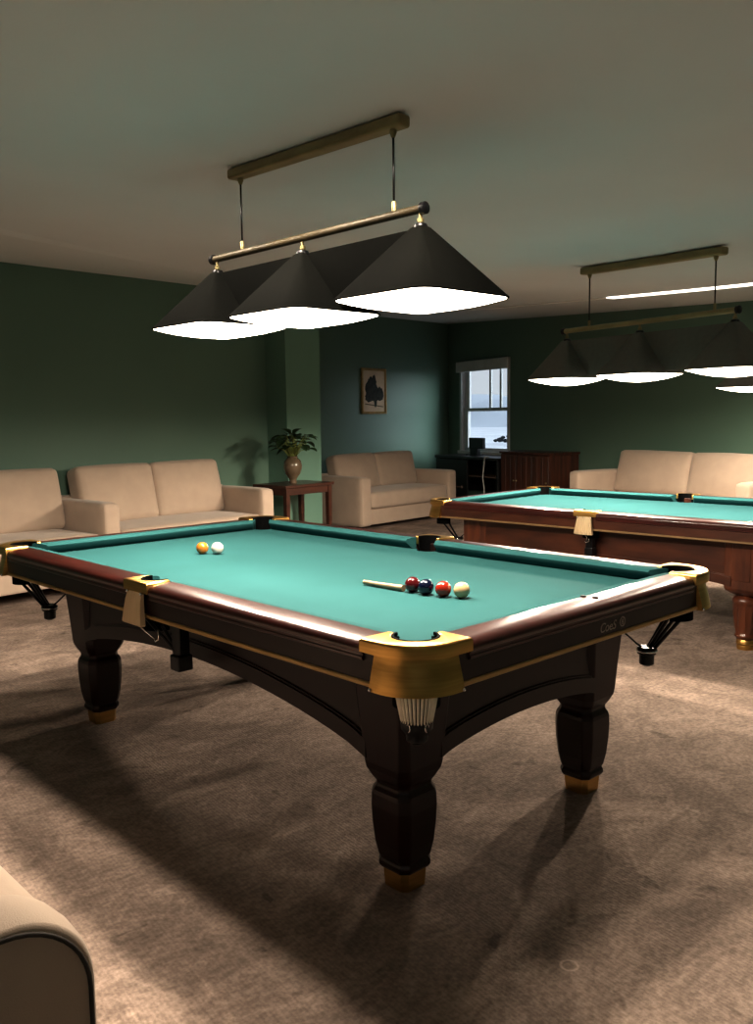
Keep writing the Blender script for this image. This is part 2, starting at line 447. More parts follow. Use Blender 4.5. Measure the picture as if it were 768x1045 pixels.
def pool_table(label, loc, rz, scale, woods, legs, leg_style, hero, apron_in):
    rail_m, fas_m, leg_m = woods
    root = thing('pool_table', label, 'pool table', loc, rz, 'pool tables'); root.scale = (scale,)*3
    PCX, PR = .118, .064            # corner pocket centre from the outer corner, radius
    SPX, SPR = .088, .058           # side pocket centre from the outer edge
    # ---- cloth bed with pocket notches
    e = .10
    pts = []
    def corner(sx, sy):
        a = arc(0, 0, PR, 0, 0, 1)
        c = (sx*(W2-PCX), sy*(L2-PCX))
        ang0 = {( -1,-1): (90+20, 0-20), (1,-1): (180+20, 90-20), (1,1): (270+20, 180-20), (-1,1): (0+20, -90-20)}[(sx,sy)]
        return arc(c[0], c[1], PR, ang0[0], ang0[1], 10)
    def side(sx):
        c = (sx*(W2-SPX), 0)
        return arc(c[0], c[1], SPR, -75, 75, 8)[::1] if sx < 0 else arc(c[0], c[1], SPR, 105, 255, 8)
    i = e
    loop = []
    loop += corner(-1,-1) + [(-W2+PCX+PR+.03, -L2+i), (W2-PCX-PR-.03, -L2+i)] + corner(1,-1) + [(W2-i, -L2+PCX+PR+.03), (W2-i, -SPR-.02)]
    loop += [(W2-SPX+SPR*math.cos(R(a)), SPR*math.sin(R(a))) for a in (255,235,215,195,180,165,145,125,105)]
    loop += [(W2-i, SPR+.02), (W2-i, L2-PCX-PR-.03)] + corner(1,1) + [(W2-PCX-PR-.03, L2-i), (-W2+PCX+PR+.03, L2-i)] + corner(-1,1)
    loop += [(-W2+i, L2-PCX-PR-.03), (-W2+i, SPR+.02)] + [(-W2+SPX+SPR*math.cos(R(a)), SPR*math.sin(R(a))) for a in (75,55,35,15,0,-15,-35,-55,-75)]
    loop += [(-W2+i, -SPR-.02), (-W2+i, -L2+PCX+PR+.03)]
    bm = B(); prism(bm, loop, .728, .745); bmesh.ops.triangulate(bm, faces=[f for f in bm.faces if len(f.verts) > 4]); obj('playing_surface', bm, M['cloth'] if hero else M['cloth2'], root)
    bm = B()
    box(bm, -W2+.19, W2-.19, -L2+.19, L2-.19, .66, .727); obj('slate_bed', bm, fas_m, root)
    # ---- rails: six segments of wood + cushion each
    wood_prof = [(.10,.72),(.10,.8),(.085,.8005),(.045,.7995),(.02,.796),(.008,.790),(.001,.780),(0,.772),(.002,.766),(.007,.763),(.007,.757),(.0035,.754),(.0035,.748),(.010,.744),(.03,.744),(.05,.72)]
    segs = []
    ce = .205                        # where a rail stops short of a corner
    for sx in (-1, 1):
        segs.append(('y', sx, -L2+ce, -.082)); segs.append(('y', sx, .082, L2-ce))
    for sy in (-1, 1): segs.append(('x', sy, -W2+ce, W2-ce))
    for ax, s, a, b in segs:
        def pt(off, t, z):
            return (s*(W2-off), t, z) if ax == 'y' else (t, s*(L2-off), z)
        bm = B(); loft(bm, [[pt(o, t, z) for o, z in wood_prof] for t in (a, b)])
        obj('rail', bm, rail_m, root, 40)
        ce0 = -.012 if abs(a) < .2 else -.045; ce1 = -.012 if abs(b) < .2 else -.045
        # cushion: back edge long, nose shorter, undercut
        k0 = .022 if abs(a) < .2 else .055; k1 = .022 if abs(b) < .2 else .055
        cp = [(.0995,.742,0),(.0995,.7995,0),(.125,.7985,.45),(.144,.793,.9),(.150,.786,1),(.149,.781,1),(.116,.746,.6)]
        bm = B(); loft(bm, [[pt(o, a+ce0+k0*m_, z) for o, z, m_ in cp], [pt(o, b-ce1-k1*m_, z) for o, z, m_ in cp]])
        obj('cushion', bm, M['cushion'], root, 40)
    # ---- fascia boards with gold strip
    for ax, s in (('y',-1),('y',1),('x',-1),('x',1)):
        n_ = L2 if ax == 'y' else W2
        for nm, o0, o1, z0, z1, mm, sh in (('fascia', .012, .045, .688, .769, fas_m, .125), ('gold_strip', .006, .045, .676, .690, M['gold'] if hero else M['gold2'], .125)):
            bm = B()
            w_ = (W2 if ax == 'y' else L2)
            if ax == 'y': box(bm, min(s*(w_-o0), s*(w_-o1)), max(s*(w_-o0), s*(w_-o1)), -n_+sh, n_-sh, z0, z1, .003, 1)
            else: box(bm, -n_+sh, n_-sh, min(s*(w_-o0), s*(w_-o1)), max(s*(w_-o0), s*(w_-o1)), z0, z1, .003, 1)
            obj(nm, bm, mm, root)
    # ---- legs and arched aprons between them
    for x, y in legs: table_leg(root, x, y, leg_m, leg_style)
    xs_ = sorted({l[0] for l in legs}); ys_ = sorted({l[1] for l in legs})
    def apron(P, Q, nrm, rise):
        P, Q = Vector(P), Vector(Q); d = Q-P; n = 24
        def z_(t): return .395 + rise*math.sin(PI*t)**.7
        bm = B()
        def strip_(off0, off1, lo, hi):
            rs = []
            for k in range(n+1):
                t = k/n; c = P + d*t
                rs.append([(c.x+nrm[0]*o_, c.y+nrm[1]*o_, zz) for o_, zz in ((off0, lo(t)), (off1, lo(t)), (off1, hi(t)), (off0, hi(t)))])
            loft(bm, rs)
        strip_(-.02, .0, z_, lambda t: .684)
        ap = obj('apron', bm, fas_m, root)
        bm = B(); strip_(0, .012, z_, lambda t: z_(t)+.055); strip_(0,.006, lambda t: z_(t)+.055, lambda t: z_(t)+.062)
        # end stiles
        m_ = obj('apron_moulding', bm, fas_m, ap)
    ai = apron_in
    lx0, lx1 = legs[0][0], legs[1][0]
    (ax0, ay0), (ax1, ay1), (ax2, ay2), (ax3, ay3) = legs      # near-left, near-right, far-left, far-right
    apron((ax0+.06, ay0-ai), (ax1-.06, ay1-ai), (0,-1), .045 if hero else .02); apron((ax2+.06, ay2+ai), (ax3-.06, ay3+ai), (0,1), .045 if hero else .02)
    apron((ax0-ai, ay0+.06), (ax2-ai, ay2-.06), (-1,0), .115 if hero else .05); apron((ax1+ai, ay1+.06), (ax3+ai, ay3-.06), (1,0), .115 if hero else .05)
    # ---- pocket fittings
    for sx in (-1,1):
        for sy in (-1,1):
            f = lambda p: (sx*(W2-p[0]), sy*(L2-p[1]))
            front = (sx,sy) == (-1,-1)
            A_ = .205
            outer = [(A_,-.005)] + arc(.14,.14,.145,-90,-180,14) + [(-.005,A_)]
            inner = [(.10,A_)] + [(PCX-.012, PCX+PR+.01)] + arc(PCX,PCX,PR-.001,105,345,18) + [(PCX+PR+.01, PCX-.012), (A_,.10)]
            pl = [f(p) for p in outer+inner]
            bm = B(); prism(bm, pl, .771, .808, .009, 3); cap = obj('pocket_cap', bm, M['brass'], root, 40)
            # curved brass skirt below the cap
            path = [(.165,.0)] + arc(.135,.135,.135,-90,-180,14) + [(0,.165)]
            bm = B()
            rs = []
            for z, o_ in ((.773,-.010),(.765,-.010),(.74,-.004),(.71,.004),(.682,.010),(.674,.011)):
                ring = []
                for q in path:
                    dn = Vector((min(q[0],.135)-.135, min(q[1],.135)-.135)); dn = dn.normalized() if dn.length > 1e-6 else Vector((0,-1))
                    if q[0] > .136: dn = Vector((0,-1))
                    if q[1] > .136: dn = Vector((-1,0))
                    # the two ends are cut in towards the bottom
                    ring.append((q[0]+dn.x*o_, q[1]+dn.y*o_, z))
                ring += [(q[0]+(.012 if q[0] < .07 else 0)+.004, q[1]+(.012 if q[1] < .07 else 0)+.004, z) for q in reversed([(max(p[0],.004),max(p[1],.004)) for p in path])]
                rs.append([(*f(p), p[2]) for p in ring])
            loft(bm, rs)
            sk = obj('pocket_skirt', bm, M['brass'], root, 40)
            bm = B()
            for q in ((.16,-.012),(-.012,.16)):
                bm = B(); bmesh.ops.create_uvsphere(bm, u_segments=10, v_segments=6, radius=.0055, matrix=Matrix.Translation((*f(q), .679)))
                obj('skirt_screw', bm, M['chrome'], sk, True)
            # black liner
            c = f((PCX,PCX))
            bm = B()
            aa = [(PCX+PR*math.cos(R(a)), PCX+PR*math.sin(R(a))) for a in range(100, 351, 10)]
            ab = [(PCX+(PR-.006)*math.cos(R(a)), PCX+(PR-.006)*math.sin(R(a))) for a in range(100, 351, 10)]
            ring = [f(p) for p in aa] + [f(p) for p in reversed(ab)]
            prism(bm, ring, .62, .8075)
            lathe(bm, [(PR,.69),(PR,.697)], 20, c)
            obj('pocket_liner', bm, M['black'], root, 40)
            if front:
                # ribbed ivory basket hanging from the near pocket
                cb = f((.088,.088))
                bm = B(); lathe(bm, [(.050,.69),(.036,.59),(.033,.58)], 20, cb); bk = obj('ball_basket', bm, M['black'], root, True)
                bm = B()
                for k in range(30):
                    a = 2*PI*k/30
                    tube(bm, [(cb[0]+r_*math.cos(a), cb[1]+r_*math.sin(a), z) for r_, z in ((.0555,.686),(.049,.64),(.040,.590))], [.0048,.0043,.0034], 6)
                obj('basket_rib', bm, M['ivory'], bk, True)
                bm = B(); lathe(bm, [(.042,.597),(.044,.589),(.042,.570),(.030,.555),(.028,.538),(.014,.530)], 20, cb); obj('basket_cup', bm, M['blackmetal'], bk, 40)
                for a in (-2.9, -1.75):
                    bm = B(); cx_, cy_ = cb[0]+.044*math.cos(a), cb[1]+.044*math.sin(a)
                    tube(bm, [(cx_+.008*math.cos(t)*math.sin(-a), cy_-.008*math.cos(t)*math.cos(a), .582+.010*math.sin(t)) for t in [i*PI/8 for i in range(0, 13)]], .0018, 6)
                    obj('basket_clip', bm, M['chrome'], bk, True)
            else:
                cc = f((.19,.19))
                bm = B()
                for dx, dy in ((.10,.05),(.05,.10),(.13,.10),(.10,.13)):
                    p = f((dx,dy)); q = (cc[0]+(p[0]-c[0])*.28, cc[1]+(p[1]-c[1])*.28)
                    tube(bm, [(*p,.70), ((p[0]*.6+q[0]*.4),(p[1]*.6+q[1]*.4),.61), (*q,.50)], .007, 6)
                pr = obj('ball_rail', bm, M['blackmetal'], root, True)
                bm = B(); lathe(bm, [(.032,.512),(.038,.504),(.036,.488),(.028,.482),(.027,.448),(.014,.440)], 16, cc); obj('rail_cup', bm, M['blackmetal'], pr, 40)
                bm = B(); lathe(bm, [(.0378,.502),(.0395,.498),(.0378,.494)], 20, cc); obj('cup_ring', bm, M['chrome'], pr, True)
                bm = B(); q = f((.30,.30)); tube(bm, [(*cc,.495), (cc[0]*.75+q[0]*.25, cc[1]*.75+q[1]*.25, .525), (cc[0]*.4+q[0]*.6, cc[1]*.4+q[1]*.6, .575), (*q,.585)], .004, 6); obj('wire', bm, M['blackmetal'], pr, True)
    for sx in (-1,1):
        f = lambda p: (sx*(W2-p[0]), p[1])
        a_ = .084
        arc_in = arc(SPX,0,SPR-.001,80,280,16)
        pl = [f(p) for p in [(-.004,-a_),(-.004,a_),(.055,a_),(.098,a_-.012)] + arc_in + [(.098,-a_+.012),(.055,-a_)]]
        bm = B(); prism(bm, pl, .768, .807, .008, 3); obj('pocket_cap', bm, M['brass'] if not hero else M['brass'], root, 40)
        bm = B()
        ring = [f((SPX+SPR*math.cos(R(a)), SPR*math.sin(R(a)))) for a in range(80,281,10)] + [f((SPX+(SPR-.006)*math.cos(R(a)), (SPR-.006)*math.sin(R(a)))) for a in range(280,79,-10)]
        prism(bm, ring, .62, .8075); lathe(bm, [(SPR,.69),(SPR,.697)], 20, f((SPX,0))); obj('pocket_liner', bm, M['black'], root, 40)
        # pleated cream leather flap
        bm = B()
        n = 28; rs = []
        for z, hw, o_ in ((.772,.050,.002),(.74,.054,.010),(.70,.060,.016),(.655,.068,.020)):
            fr = [( -o_-.004*math.cos(k/n*PI*14)*(1 if z < .76 else .3), -hw+2*hw*k/n, z-(.007*abs(math.sin(k/n*PI*7)) if z < .66 else 0)) for k in range(n+1)]
            bk_ = [(.006-o_*.5, q[1], q[2]) for q in reversed(fr)]
            rs.append([(*f(q), q[2]) for q in fr+bk_])
        loft(bm, rs); fl = obj('pocket_flap', bm, M['cream'], root, 50)
        for yy in (-.05,.05):
            bm = B(); bmesh.ops.create_uvsphere(bm, u_segments=10, v_segments=6, radius=.006, matrix=Matrix.Translation((*f((-.008,yy)), .765)))
            obj('flap_stud', bm, M['chrome'], fl, True)
        bm = B()
        off = -.16 if hero else 0
        for k, dx in enumerate((.02,.05,.09,.12)):
            tube(bm, [(*f((dx,.03-.02*k)),.70), (*f((dx+.02,off*.35)),.635), (*f((.08+.2*(dx-.07),off+.012*(k-1.5))),.545)], .0062, 6)
        pr = obj('ball_rail', bm, M['blackmetal'], root, True)
        bm = B(); p = f((.08,off)); box(bm, p[0]-.03, p[0]+.03, p[1]-.03, p[1]+.03, .495, .552, .006, 2)
        box(bm, p[0]-.022, p[0]+.022, p[1]-.026, p[1]+.026, .552, .66, .004, 1); obj('rail_cup', bm, M['blackmetal'], pr)
        bm = B(); q = f((.035, off*.45)); tube(bm, [(q[0], q[1]-.012,.635), (q[0],q[1]-.014,.60), (q[0],q[1]+.01,.588), (q[0],q[1]+.014,.60)], .003, 6)
        tube(bm, [(*f((.0,.012)),.66), (*f((.015,-.01)),.63), (*f((.03,off*.4)),.60)], .003, 6)
        obj('rail_clip', bm, M['chrome'], pr, True)
    # ---- sights
    for x, y in (((.066,-1.34),(.056,-1.302)) if hero else ((-.75,-1.05),(-.72,-1.05))):
        bm = B(); lathe(bm, [(.009,.7985),(.010,.8025),(.006,.8045)], 12, (x,y))
        obj('rail_sight', bm, M['sight'], root, 40)
    return root

T1 = pool_table('large dark mahogany pool table in front with six balls on its turquoise cloth',
                (.81,1.398,0), 0, 1.0, (M['maho'], M['darkwood'], M['legwood']),
                [(-.56,-1.10),(.38,-1.09),(-.53,.90),(.40,.92)], 'tapered', True, .085)
T2 = pool_table('red-brown pool table farther back at right, turquoise cloth empty, fluted turned leg',
                (4.03,1.71,0), R(3.15), .955, (M['maho'], M['redwood'], M['redleg']),
                [(-.585,-.99),(.56,-.99),(-.56,1.02),(.56,1.02)], 'turned', False, .10)

# maker's mark on the near end of the front table
def text(body, name, size, loc, rot, m, parent, shear=0):
    cu = bpy.data.curves.new(name, 'FONT'); cu.body = body; cu.size = size; cu.extrude = .0008; cu.shear = shear
    cu.align_x = 'LEFT'
    tmp = bpy.data.objects.new(name, cu); C.objects.link(tmp)
    dg = bpy.context.evaluated_depsgraph_get(); dg.update()
    me = bpy.data.meshes.new_from_object(tmp.evaluated_get(dg)); me.name = name
    bpy.data.objects.remove(tmp)
    me.materials.clear(); me.materials.append(m)
    o = bpy.data.objects.new(name, me); C.objects.link(o); o.parent = parent; o.location = loc; o.rotation_euler = rot
    return o
text('CoeS', 'maker_lettering', .042, (.015,-1.389,.702), (R(90),0,0), M['logo'], T1, .25)
bm = B()
cxl, czl = .148, .7175
ringo = lambda r: [(cxl+r*math.cos(2*PI*k/24), czl+r*math.sin(2*PI*k/24)) for k in range(24)]
rs = [[(x,-1.3895,z) for x, z in ringo(.0165)], [(x,-1.3895,z) for x, z in ringo(.0125)], [(x,-1.388,z) for x, z in ringo(.0125)], [(x,-1.388,z) for x, z in ringo(.0165)]]
loft(bm, rs + [rs[0]], cap=False); obj('maker_badge', bm, M['logo'], T1)
text('8', 'badge_number', .026, (cxl-.007,-1.389,czl-.009), (R(90),0,0), M['logo'], bpy.data.objects['maker_badge'])

# ------------------------------------------------------------------ balls and cue piece
def ball(x, y, m, label):
    bm = B(); bmesh.ops.create_uvsphere(bm, u_segments=40, v_segments=24, radius=.0286)
    tag(obj('pool_ball', bm, m, None, True, (x, y, .7737)), label, 'pool ball', 'pool balls')
ball(.728,2.108, ball_mat('orange_ball',(.85,.32,.05)), 'orange ball beside the white ball at the far left of the front table')
ball(.774,2.050, ball_mat('white_ball',(1.1,1.05,.93)), 'white ball touching the orange ball at the far left of the front table')
ball(.742,.735, ball_mat('maroon_ball',(.17,.014,.018)), 'dark maroon ball at the end of the pale cue piece')
ball(.741,.668, ball_mat('navy_ball',(.008,.014,.055)), 'dark navy blue ball between the maroon and red balls')
ball(.756,.598, ball_mat('red_ball',(.60,.05,.02)), 'bright red ball between the navy ball and the cream ball')
ball(.785,.538, ball_mat('cream_ball',(1.15,.86,.5)), 'cream ball at the right end of the row of four balls')
bm = B()
tube(bm, [(.719,.965,.757),(.722,.90,.7562),(.727,.80,.757),(.728,.768,.758)], [.0085,.0095,.0115,.012], 16)
stick = tag(obj('cue_piece', bm, M['stick'], None, 40), 'short pale wooden cue piece lying on the cloth beside the maroon ball', 'cue')
bm = B(); tube(bm, [(.7188,.969,.757),(.719,.9652,.757)], .0083, 16); obj('cue_tip', bm, M['cream'], stick, 40)

# ------------------------------------------------------------------ pendant lamps
def rsq(h, r, z, y0, n=6):
    pts = []
    for sx, sy, a in ((1,1,0),(-1,1,90),(-1,-1,180),(1,-1,270)):
        for k in range(n+1):
            t = R(a+90*k/n); pts.append((sx*(h-r)+r*math.cos(t), y0+sy*(h-r)+r*math.sin(t), z))
    return pts
def lamp(label, loc, rz, scale, drop=1.0, hw=.243, bulbs=135, sm='shade', rm='bronze'):
    root = thing('pendant_lamp', label, 'pendant lamp', loc, rz, 'pendant lamps'); root.scale = (scale,)*3
    dz = -.355*drop                 # bar height below the ceiling
    sl = math.atan((ceil_z(loc[1]+.4)-ceil_z(loc[1]-.4))/.8*math.cos(rz)); 
    bm = B(); box(bm, -.032, .032, -.535, .535, -.048, -.003, .012, 3); obj('ceiling_bar', bm, M['bronze'], root, 40, rot=(sl,0,0))
    ys = (.675,.055,-.607)
    for y in (.475,-.475):
        zt = -.045 + math.tan(sl)*y
        bm = B(); tube(bm, [(0,y,zt),(0,y,dz+.012)], .0042, 8); cd = obj('cord', bm, M['blackmetal'], root, True)
        bm = B(); lathe(bm, [(.012,zt+.004),(.013,zt-.012),(.006,zt-.03)], 14, (0,y)); obj('cord_grip', bm, M['bronze'], cd, 40); bm = B(); lathe(bm, [(.006,dz+.05),(.009,dz+.045),(.009,dz+.014)], 14, (0,y)); obj('cord_grip', bm, M['bronze'], cd, 40)
    bm = B(); tube(bm, [(0,.70,dz),(0,-.615,dz)], .0155, 20); br = obj('rod', bm, M[rm], root, 40)
    for y in (.705,-.622):
        s = 1 if y > 0 else -1
        bm = B(); tube(bm, [(0,y-.012*s,dz),(0,y-.006*s,dz),(0,y+.010*s,dz),(0,y+.014*s,dz)], [.016,.022,.022,.017], 20); obj('end_cap', bm, M['blackmetal'], br, 40)
    za = dz-.062; zr = za-.252
    for y in ys:
        bm = B(); lathe(bm, [(.006,dz-.01),(.007,dz-.03),(.012,dz-.034),(.012,dz-.046),(.008,dz-.05)], 14, (0,y)); hg = obj('shade_hanger', bm, M['bronze'], root, 40)
        bm = B(); lathe(bm, [(.008,dz-.048),(.022,dz-.052),(.026,dz-.06),(.026,za-.006)], 16, (0,y)); obj('shade_finial', bm, M['blackmetal'], hg, 40)
        bm = B()
        out = [rsq(.022,.006,za,y), rsq(.028,.007,za-.004,y), rsq(hw,.075,zr+.004,y), rsq(hw,.077,zr,y)]
        inn = [rsq(hw-.006,.075,zr,y), rsq(hw-.008,.075,zr+.006,y), rsq(.02,.005,za-.008,y)]
        loft(bm, out+inn)
        sd = obj('shade', bm, M[sm], root, 30)
        bm = B()   # gently bowed lit diffuser
        rr = [rsq(hw-.0065,.074,zr+.004,y), rsq(hw-.007,.074,zr-.001,y)] + [rsq((hw-.007)*f_,.074*f_,zr-.001-.042*(1-f_*f_),y) for f_ in (.85,.65,.4,.15)]
        loft(bm, rr); obj('diffuser', bm, M['diff'], sd, True)
    if bulbs:                       # the bulbs' light, thrown down and out from each shade
        for y in ys:
            l = bpy.data.lights.new('bulb', 'SPOT'); l.energy = bulbs; l.spot_size = R(178); l.spot_blend = .30
            l.shadow_soft_size = .05; l.color = (1,.87,.715)
            o = bpy.data.objects.new('bulb', l); C.objects.link(o); o.parent = root; o.location = (-.15, y+(.16 if y > .3 else -.16 if y < -.3 else 0), zr-.034)
    # fabric webs joining neighbouring shades along the ridge
    for a, b in ((ys[0],ys[1]),(ys[1],ys[2])):
        bm = B(); m_ = (a+b)/2; g = .30
        prof = [(a,za-.003),(b,za-.003),(m_-.03 if False else b+hw*.93,zr+.018),(a-hw*.93,zr+.018)]
        rs = [[(x, y, z) for y, z in prof] for x in (-.003,.003)]
        loft(bm, rs); obj('shade_web', bm, M[sm], root)
    return root
l1y = 1.353
lamp('three-shade charcoal lamp hanging over the front pool table, largest in view', (.81,l1y,ceil_z(l1y)), 0, 1.0, sm='shade1', rm='rod1')
l2 = Vector((4.313,1.861))
lamp('three-shade charcoal lamp on a brass rod over the farther pool table', (l2.x,l2.y,ceil_z(l2.y)), R(-12), 1.2, 1.04, .205, 225)
lamp('dark lamp at the right edge, mostly out of view, lower and behind the second lamp', (6.74,1.46,ceil_z(1.46)), 0, 1.05, 1.42, .243, 0)

# ------------------------------------------------------------------ sofas
def sofa(label, loc, rz, W, D, Hh, arm_h, seat_h, arm_w=.18, nb=2, ns=1, left=True, right=True, piped=False, bot=.10, so=0):
    root = thing('sofa', label, 'sofa', loc, rz, 'beige sofas')
    x0 = -W/2 + (arm_w if left else 0); x1 = W/2 - (arm_w if right else 0)
    base_top = seat_h - .20
    bm = B(); rbox(bm, (x0+x1)/2, .03-so, (bot+base_top)/2, x1-x0+.02, D-.08, base_top-bot, .02, 8); obj('base', bm, M['sofa'], root, True)
    # back frame
    bm = B(); rbox(bm, 0, D/2-.09, (bot+arm_h+.02)/2, W-.01, .18, arm_h+.02-bot, .04, 10); obj('back', bm, M['sofa'], root, True)
    for sd, on in ((-1,left),(1,right)):
        if not on: continue
        xa = sd*(W/2-arm_w/2)
        bm = B()
        if piped:
            r_ = .13; y_f, y_b = -D/2, D/2
            prof = [(y_b,bot),(y_b,arm_h)] + [(y_f+r_-r_*math.sin(R(t)), arm_h-r_+r_*math.cos(R(t))) for t in range(0,91,9)] + [(y_f,bot)]
            # cross-section is domed on top
            rs = []
            for x_, ins in ((-.5,.0),(-.46,-.010),(-.3,-.014),(0,-.016),(.3,-.014),(.46,-.010),(.5,0)):
                rs.append([(xa+x_*arm_w, (y + (-ins if y < 0 else 0)*-1*(1 if y < 0 else 0)), z-(ins if z > bot+.1 else 0)) for y, z in prof])
            loft(bm, rs); arm = obj('armrest', bm, M['sofa'], root, 50)
            md = arm.modifiers.new('soft', 'BEVEL'); md.width = .012; md.segments = 3; md.limit_method = 'ANGLE'; md.angle_limit = R(50)
            bm = B(); xo = xa+sd*arm_w*.5
            tube(bm, [(xo, y-.0, z+.001) for y, z in prof], .0038, 8); obj('piping', bm, M['pipe'], arm, True)
        else:
            rbox(bm, xa, 0, (bot+arm_h)/2, arm_w, D, arm_h-bot, .035, 10, (.004,.006,.006)); arm = obj('armrest', bm, M['sofa'], root, True)
    w = (x1-x0)/ns
    for k in range(ns):
        bm = B(); rbox(bm, x0+w*(k+.5), -.075-so, seat_h-.10, w-.008, D-.16, .205, .045, 12, (.0,.012,.018)); obj('seat_cushion', bm, M['sofa'], root, True)
    w = (x1-x0)/nb
    hh = Hh-seat_h+.02
    for k in range(nb):
        mt = Matrix.Translation((x0+w*(k+.5), D/2-.285, seat_h-.015)) @ Matrix.Rotation(R(-13), 4, 'X')
        bm = B(); rbox(bm, 0, 0, hh/2, w+.012, .20, hh, .05, 14, (.0,.045,.012), .004, mt); obj('back_cushion', bm, M['sofa'], root, True)
    for sx in (-1,1):
        for sy in (-1,1):
            bm = B(); lathe(bm, [(.026,bot+.01),(.026,.05),(.018,0)], 14, (sx*(W/2-.09), sy*(D/2-.10))); obj('leg', bm, M['feet'], root, 40)
    return root
angL = math.atan2(dL.y, dL.x)
PF = Vector((.83,4.99)); nL = Vector((-dL.y, dL.x))
def on_front(s, d): return PF + dL*s + nL*d
DS = .90
c = on_front((.873+2.71)/2, DS/2)
sofa('beige two-cushion sofa against the left wall beside the side table', (c.x,c.y,0), angL, 2.71-.873, DS, .985, .72, .49, .16)
c = on_front(.862-.93, DS/2+.0)
sofa('beige sofa against the left wall, cut off by the left edge of the photo', (c.x,c.y,0), angL, 1.86, DS, .985, .72, .49, .16, 2, 1, True, False)
aV = math.atan2(.09,1)
PL = Vector((5.62,6.33)); dv = Vector((math.cos(aV), math.sin(aV))); nv = Vector((-dv.y, dv.x))
c = PL + dv*.955 + nv*.45
sofa('beige two-seat sofa under the framed picture', (c.x,c.y,0), aV, 1.91, .90, .90, .65, .46, .18, 2, 1, bot=.05)
aR = math.atan2(dW.y, dW.x) - PI            # front (-y local) must face into the room
nW = Vector((-dW.y, dW.x))                  # into the room
cs = (1.74-.77)/2
c = PW + dW*cs + nW*(.47)
sofa('beige sofa against the right wall behind the farther pool table', (c.x,c.y,0), math.atan2(nW.y,nW.x)+PI/2, 2.51, .90, .945, .72, .47, .17)
sofa('beige sofa in the bottom left corner, only its piped armrest and seat edge in view', (-1.425,.70,0), R(90), 1.85, .92, .88, .635, .475, .13, 2, 1, True, True, True, .10, .085)

# ------------------------------------------------------------------ side table with plant
st = thing('side_table', 'small square reddish wooden side table holding a potted plant', 'side table', (4.02,5.60,0), angL)
zt = .725
bm = B(); box(bm, -.34,.34,-.24,.24, zt-.028, zt, .006, 2); obj('table_top', bm, M['table'], st)
bm = B()
for a in ((-.30,.30,-.215,-.195),(-.30,.30,.195,.215),(-.31,-.29,-.2,.2),(.29,.31,-.2,.2)): box(bm, *a, zt-.10, zt-.028, .002, 1)
obj('table_apron', bm, M['table'], st)
for sx in (-1,1):
    for sy in (-1,1):
        bm = B(); x, y = sx*.295, sy*.20
        loft(bm, [[(x+a*h, y+b*h, z) for a, b in ((1,1),(-1,1),(-1,-1),(1,-1))] for h, z in ((.024,zt-.028),(.022,.4),(.016,0))]); obj('leg', bm, M['table'], st)
pp = thing('potted_plant', 'leafy green plant in a round brown glazed vase on the side table', 'plant', (3.97,5.55,zt), 0)
bm = B(); lathe(bm, [(.036,0),(.040,.008),(.034,.03),(.040,.05),(.075,.10),(.092,.15),(.094,.185),(.084,.225),(.060,.25),(.050,.262),(.055,.272),(.050,.274),(.044,.262),(.05,.24)], 32); obj('vase', bm, M['vase'], pp, 60)
random.seed(11)
bs, bl = B(), B()
def leaf(bm, base, d, length, width):
    d = d.normalized(); side = d.cross(Vector((0,0,1))).normalized(); up = side.cross(d).normalized()
    n = 7; rows = []
    for i in range(n+1):
        t = i/n; w = width*math.sin(PI*min(1, t*.93+.06))**.75*(1-.35*t) if i < n else .0012
        cpt = base + d*length*t + Vector((0,0,-1))*length*.3*t*t
        rows.append([cpt - side*w + up*w*.28, cpt - side*w*.5 + up*w*.1, cpt, cpt + side*w*.5 + up*w*.1, cpt + side*w + up*w*.28])
    loft(bm, rows, cap=False, closed=False)
for k in range(46):
    a = k*2.4 + random.uniform(-.3,.3); tier = random.random()
    reach = .02 + .15*random.random(); zt_ = .35 + .15*random.random() - reach*.1
    tip = Vector((reach*math.cos(a), reach*math.sin(a), zt_))
    b0 = Vector((.02*math.cos(a), .02*math.sin(a), .25))
    mid = (b0+tip)/2 + Vector((0,0,.03))
    tube(bs, [b0, mid, tip], [.005,.0045,.003], 6)
    leaf(bl, tip, Vector((math.cos(a), math.sin(a), random.uniform(-.35,.45))), random.uniform(.085,.125), random.uniform(.052,.07))
for k in range(4):
    a = k*1.57; leaf(bl, Vector((.03*math.cos(a), .03*math.sin(a), .50)), Vector((math.cos(a), math.sin(a), .8)), .14, .045)
for k in range(7):
    a = k*.9; tube(bs, [(.025*math.cos(a), .025*math.sin(a), .24), (.03*math.cos(a), .03*math.sin(a), .32), (.04*math.cos(a), .04*math.sin(a), .40)], [.011,.012,.004], 8)
obj('stem', bs, M['stem'], pp, True); obj('foliage', bl, M['leaf'], pp, True)

# ------------------------------------------------------------------ framed picture
tP = Vector((K.x, K.y)) 
def far_pt(x, off=.0):
    p = K - dL*((K.x-x)/dL.x); return p + Vector((dL.y,-dL.x))*off
pa, pb = 7.06, 7.585
pc = far_pt((pa+pb)/2, .004)
fr = thing('framed_picture', 'gilt-framed portrait picture of a dark tree on the far green wall', 'picture', (pc.x,pc.y,1.745), angL)
w_, h_ = .27, .325
bm = B()
ou = [(-w_,-h_),(w_,-h_),(w_,h_),(-w_,h_)]; t_ = .034
inn = [(-w_+t_,-h_+t_),(w_-t_,-h_+t_),(w_-t_,h_-t_),(-w_+t_,h_-t_)]
mid = [(-w_+.018,-h_+.018),(w_-.018,-h_+.018),(w_-.018,h_-.018),(-w_+.018,h_-.018)]
loft(bm, [[(x,0,z) for x, z in ou], [(x,-.024,z) for x, z in ou], [(x,-.032,z) for x, z in mid], [(x,-.018,z) for x, z in inn], [(x,0,z) for x, z in inn]], cap=False)
obj('picture_frame', bm, M['frame'], fr)
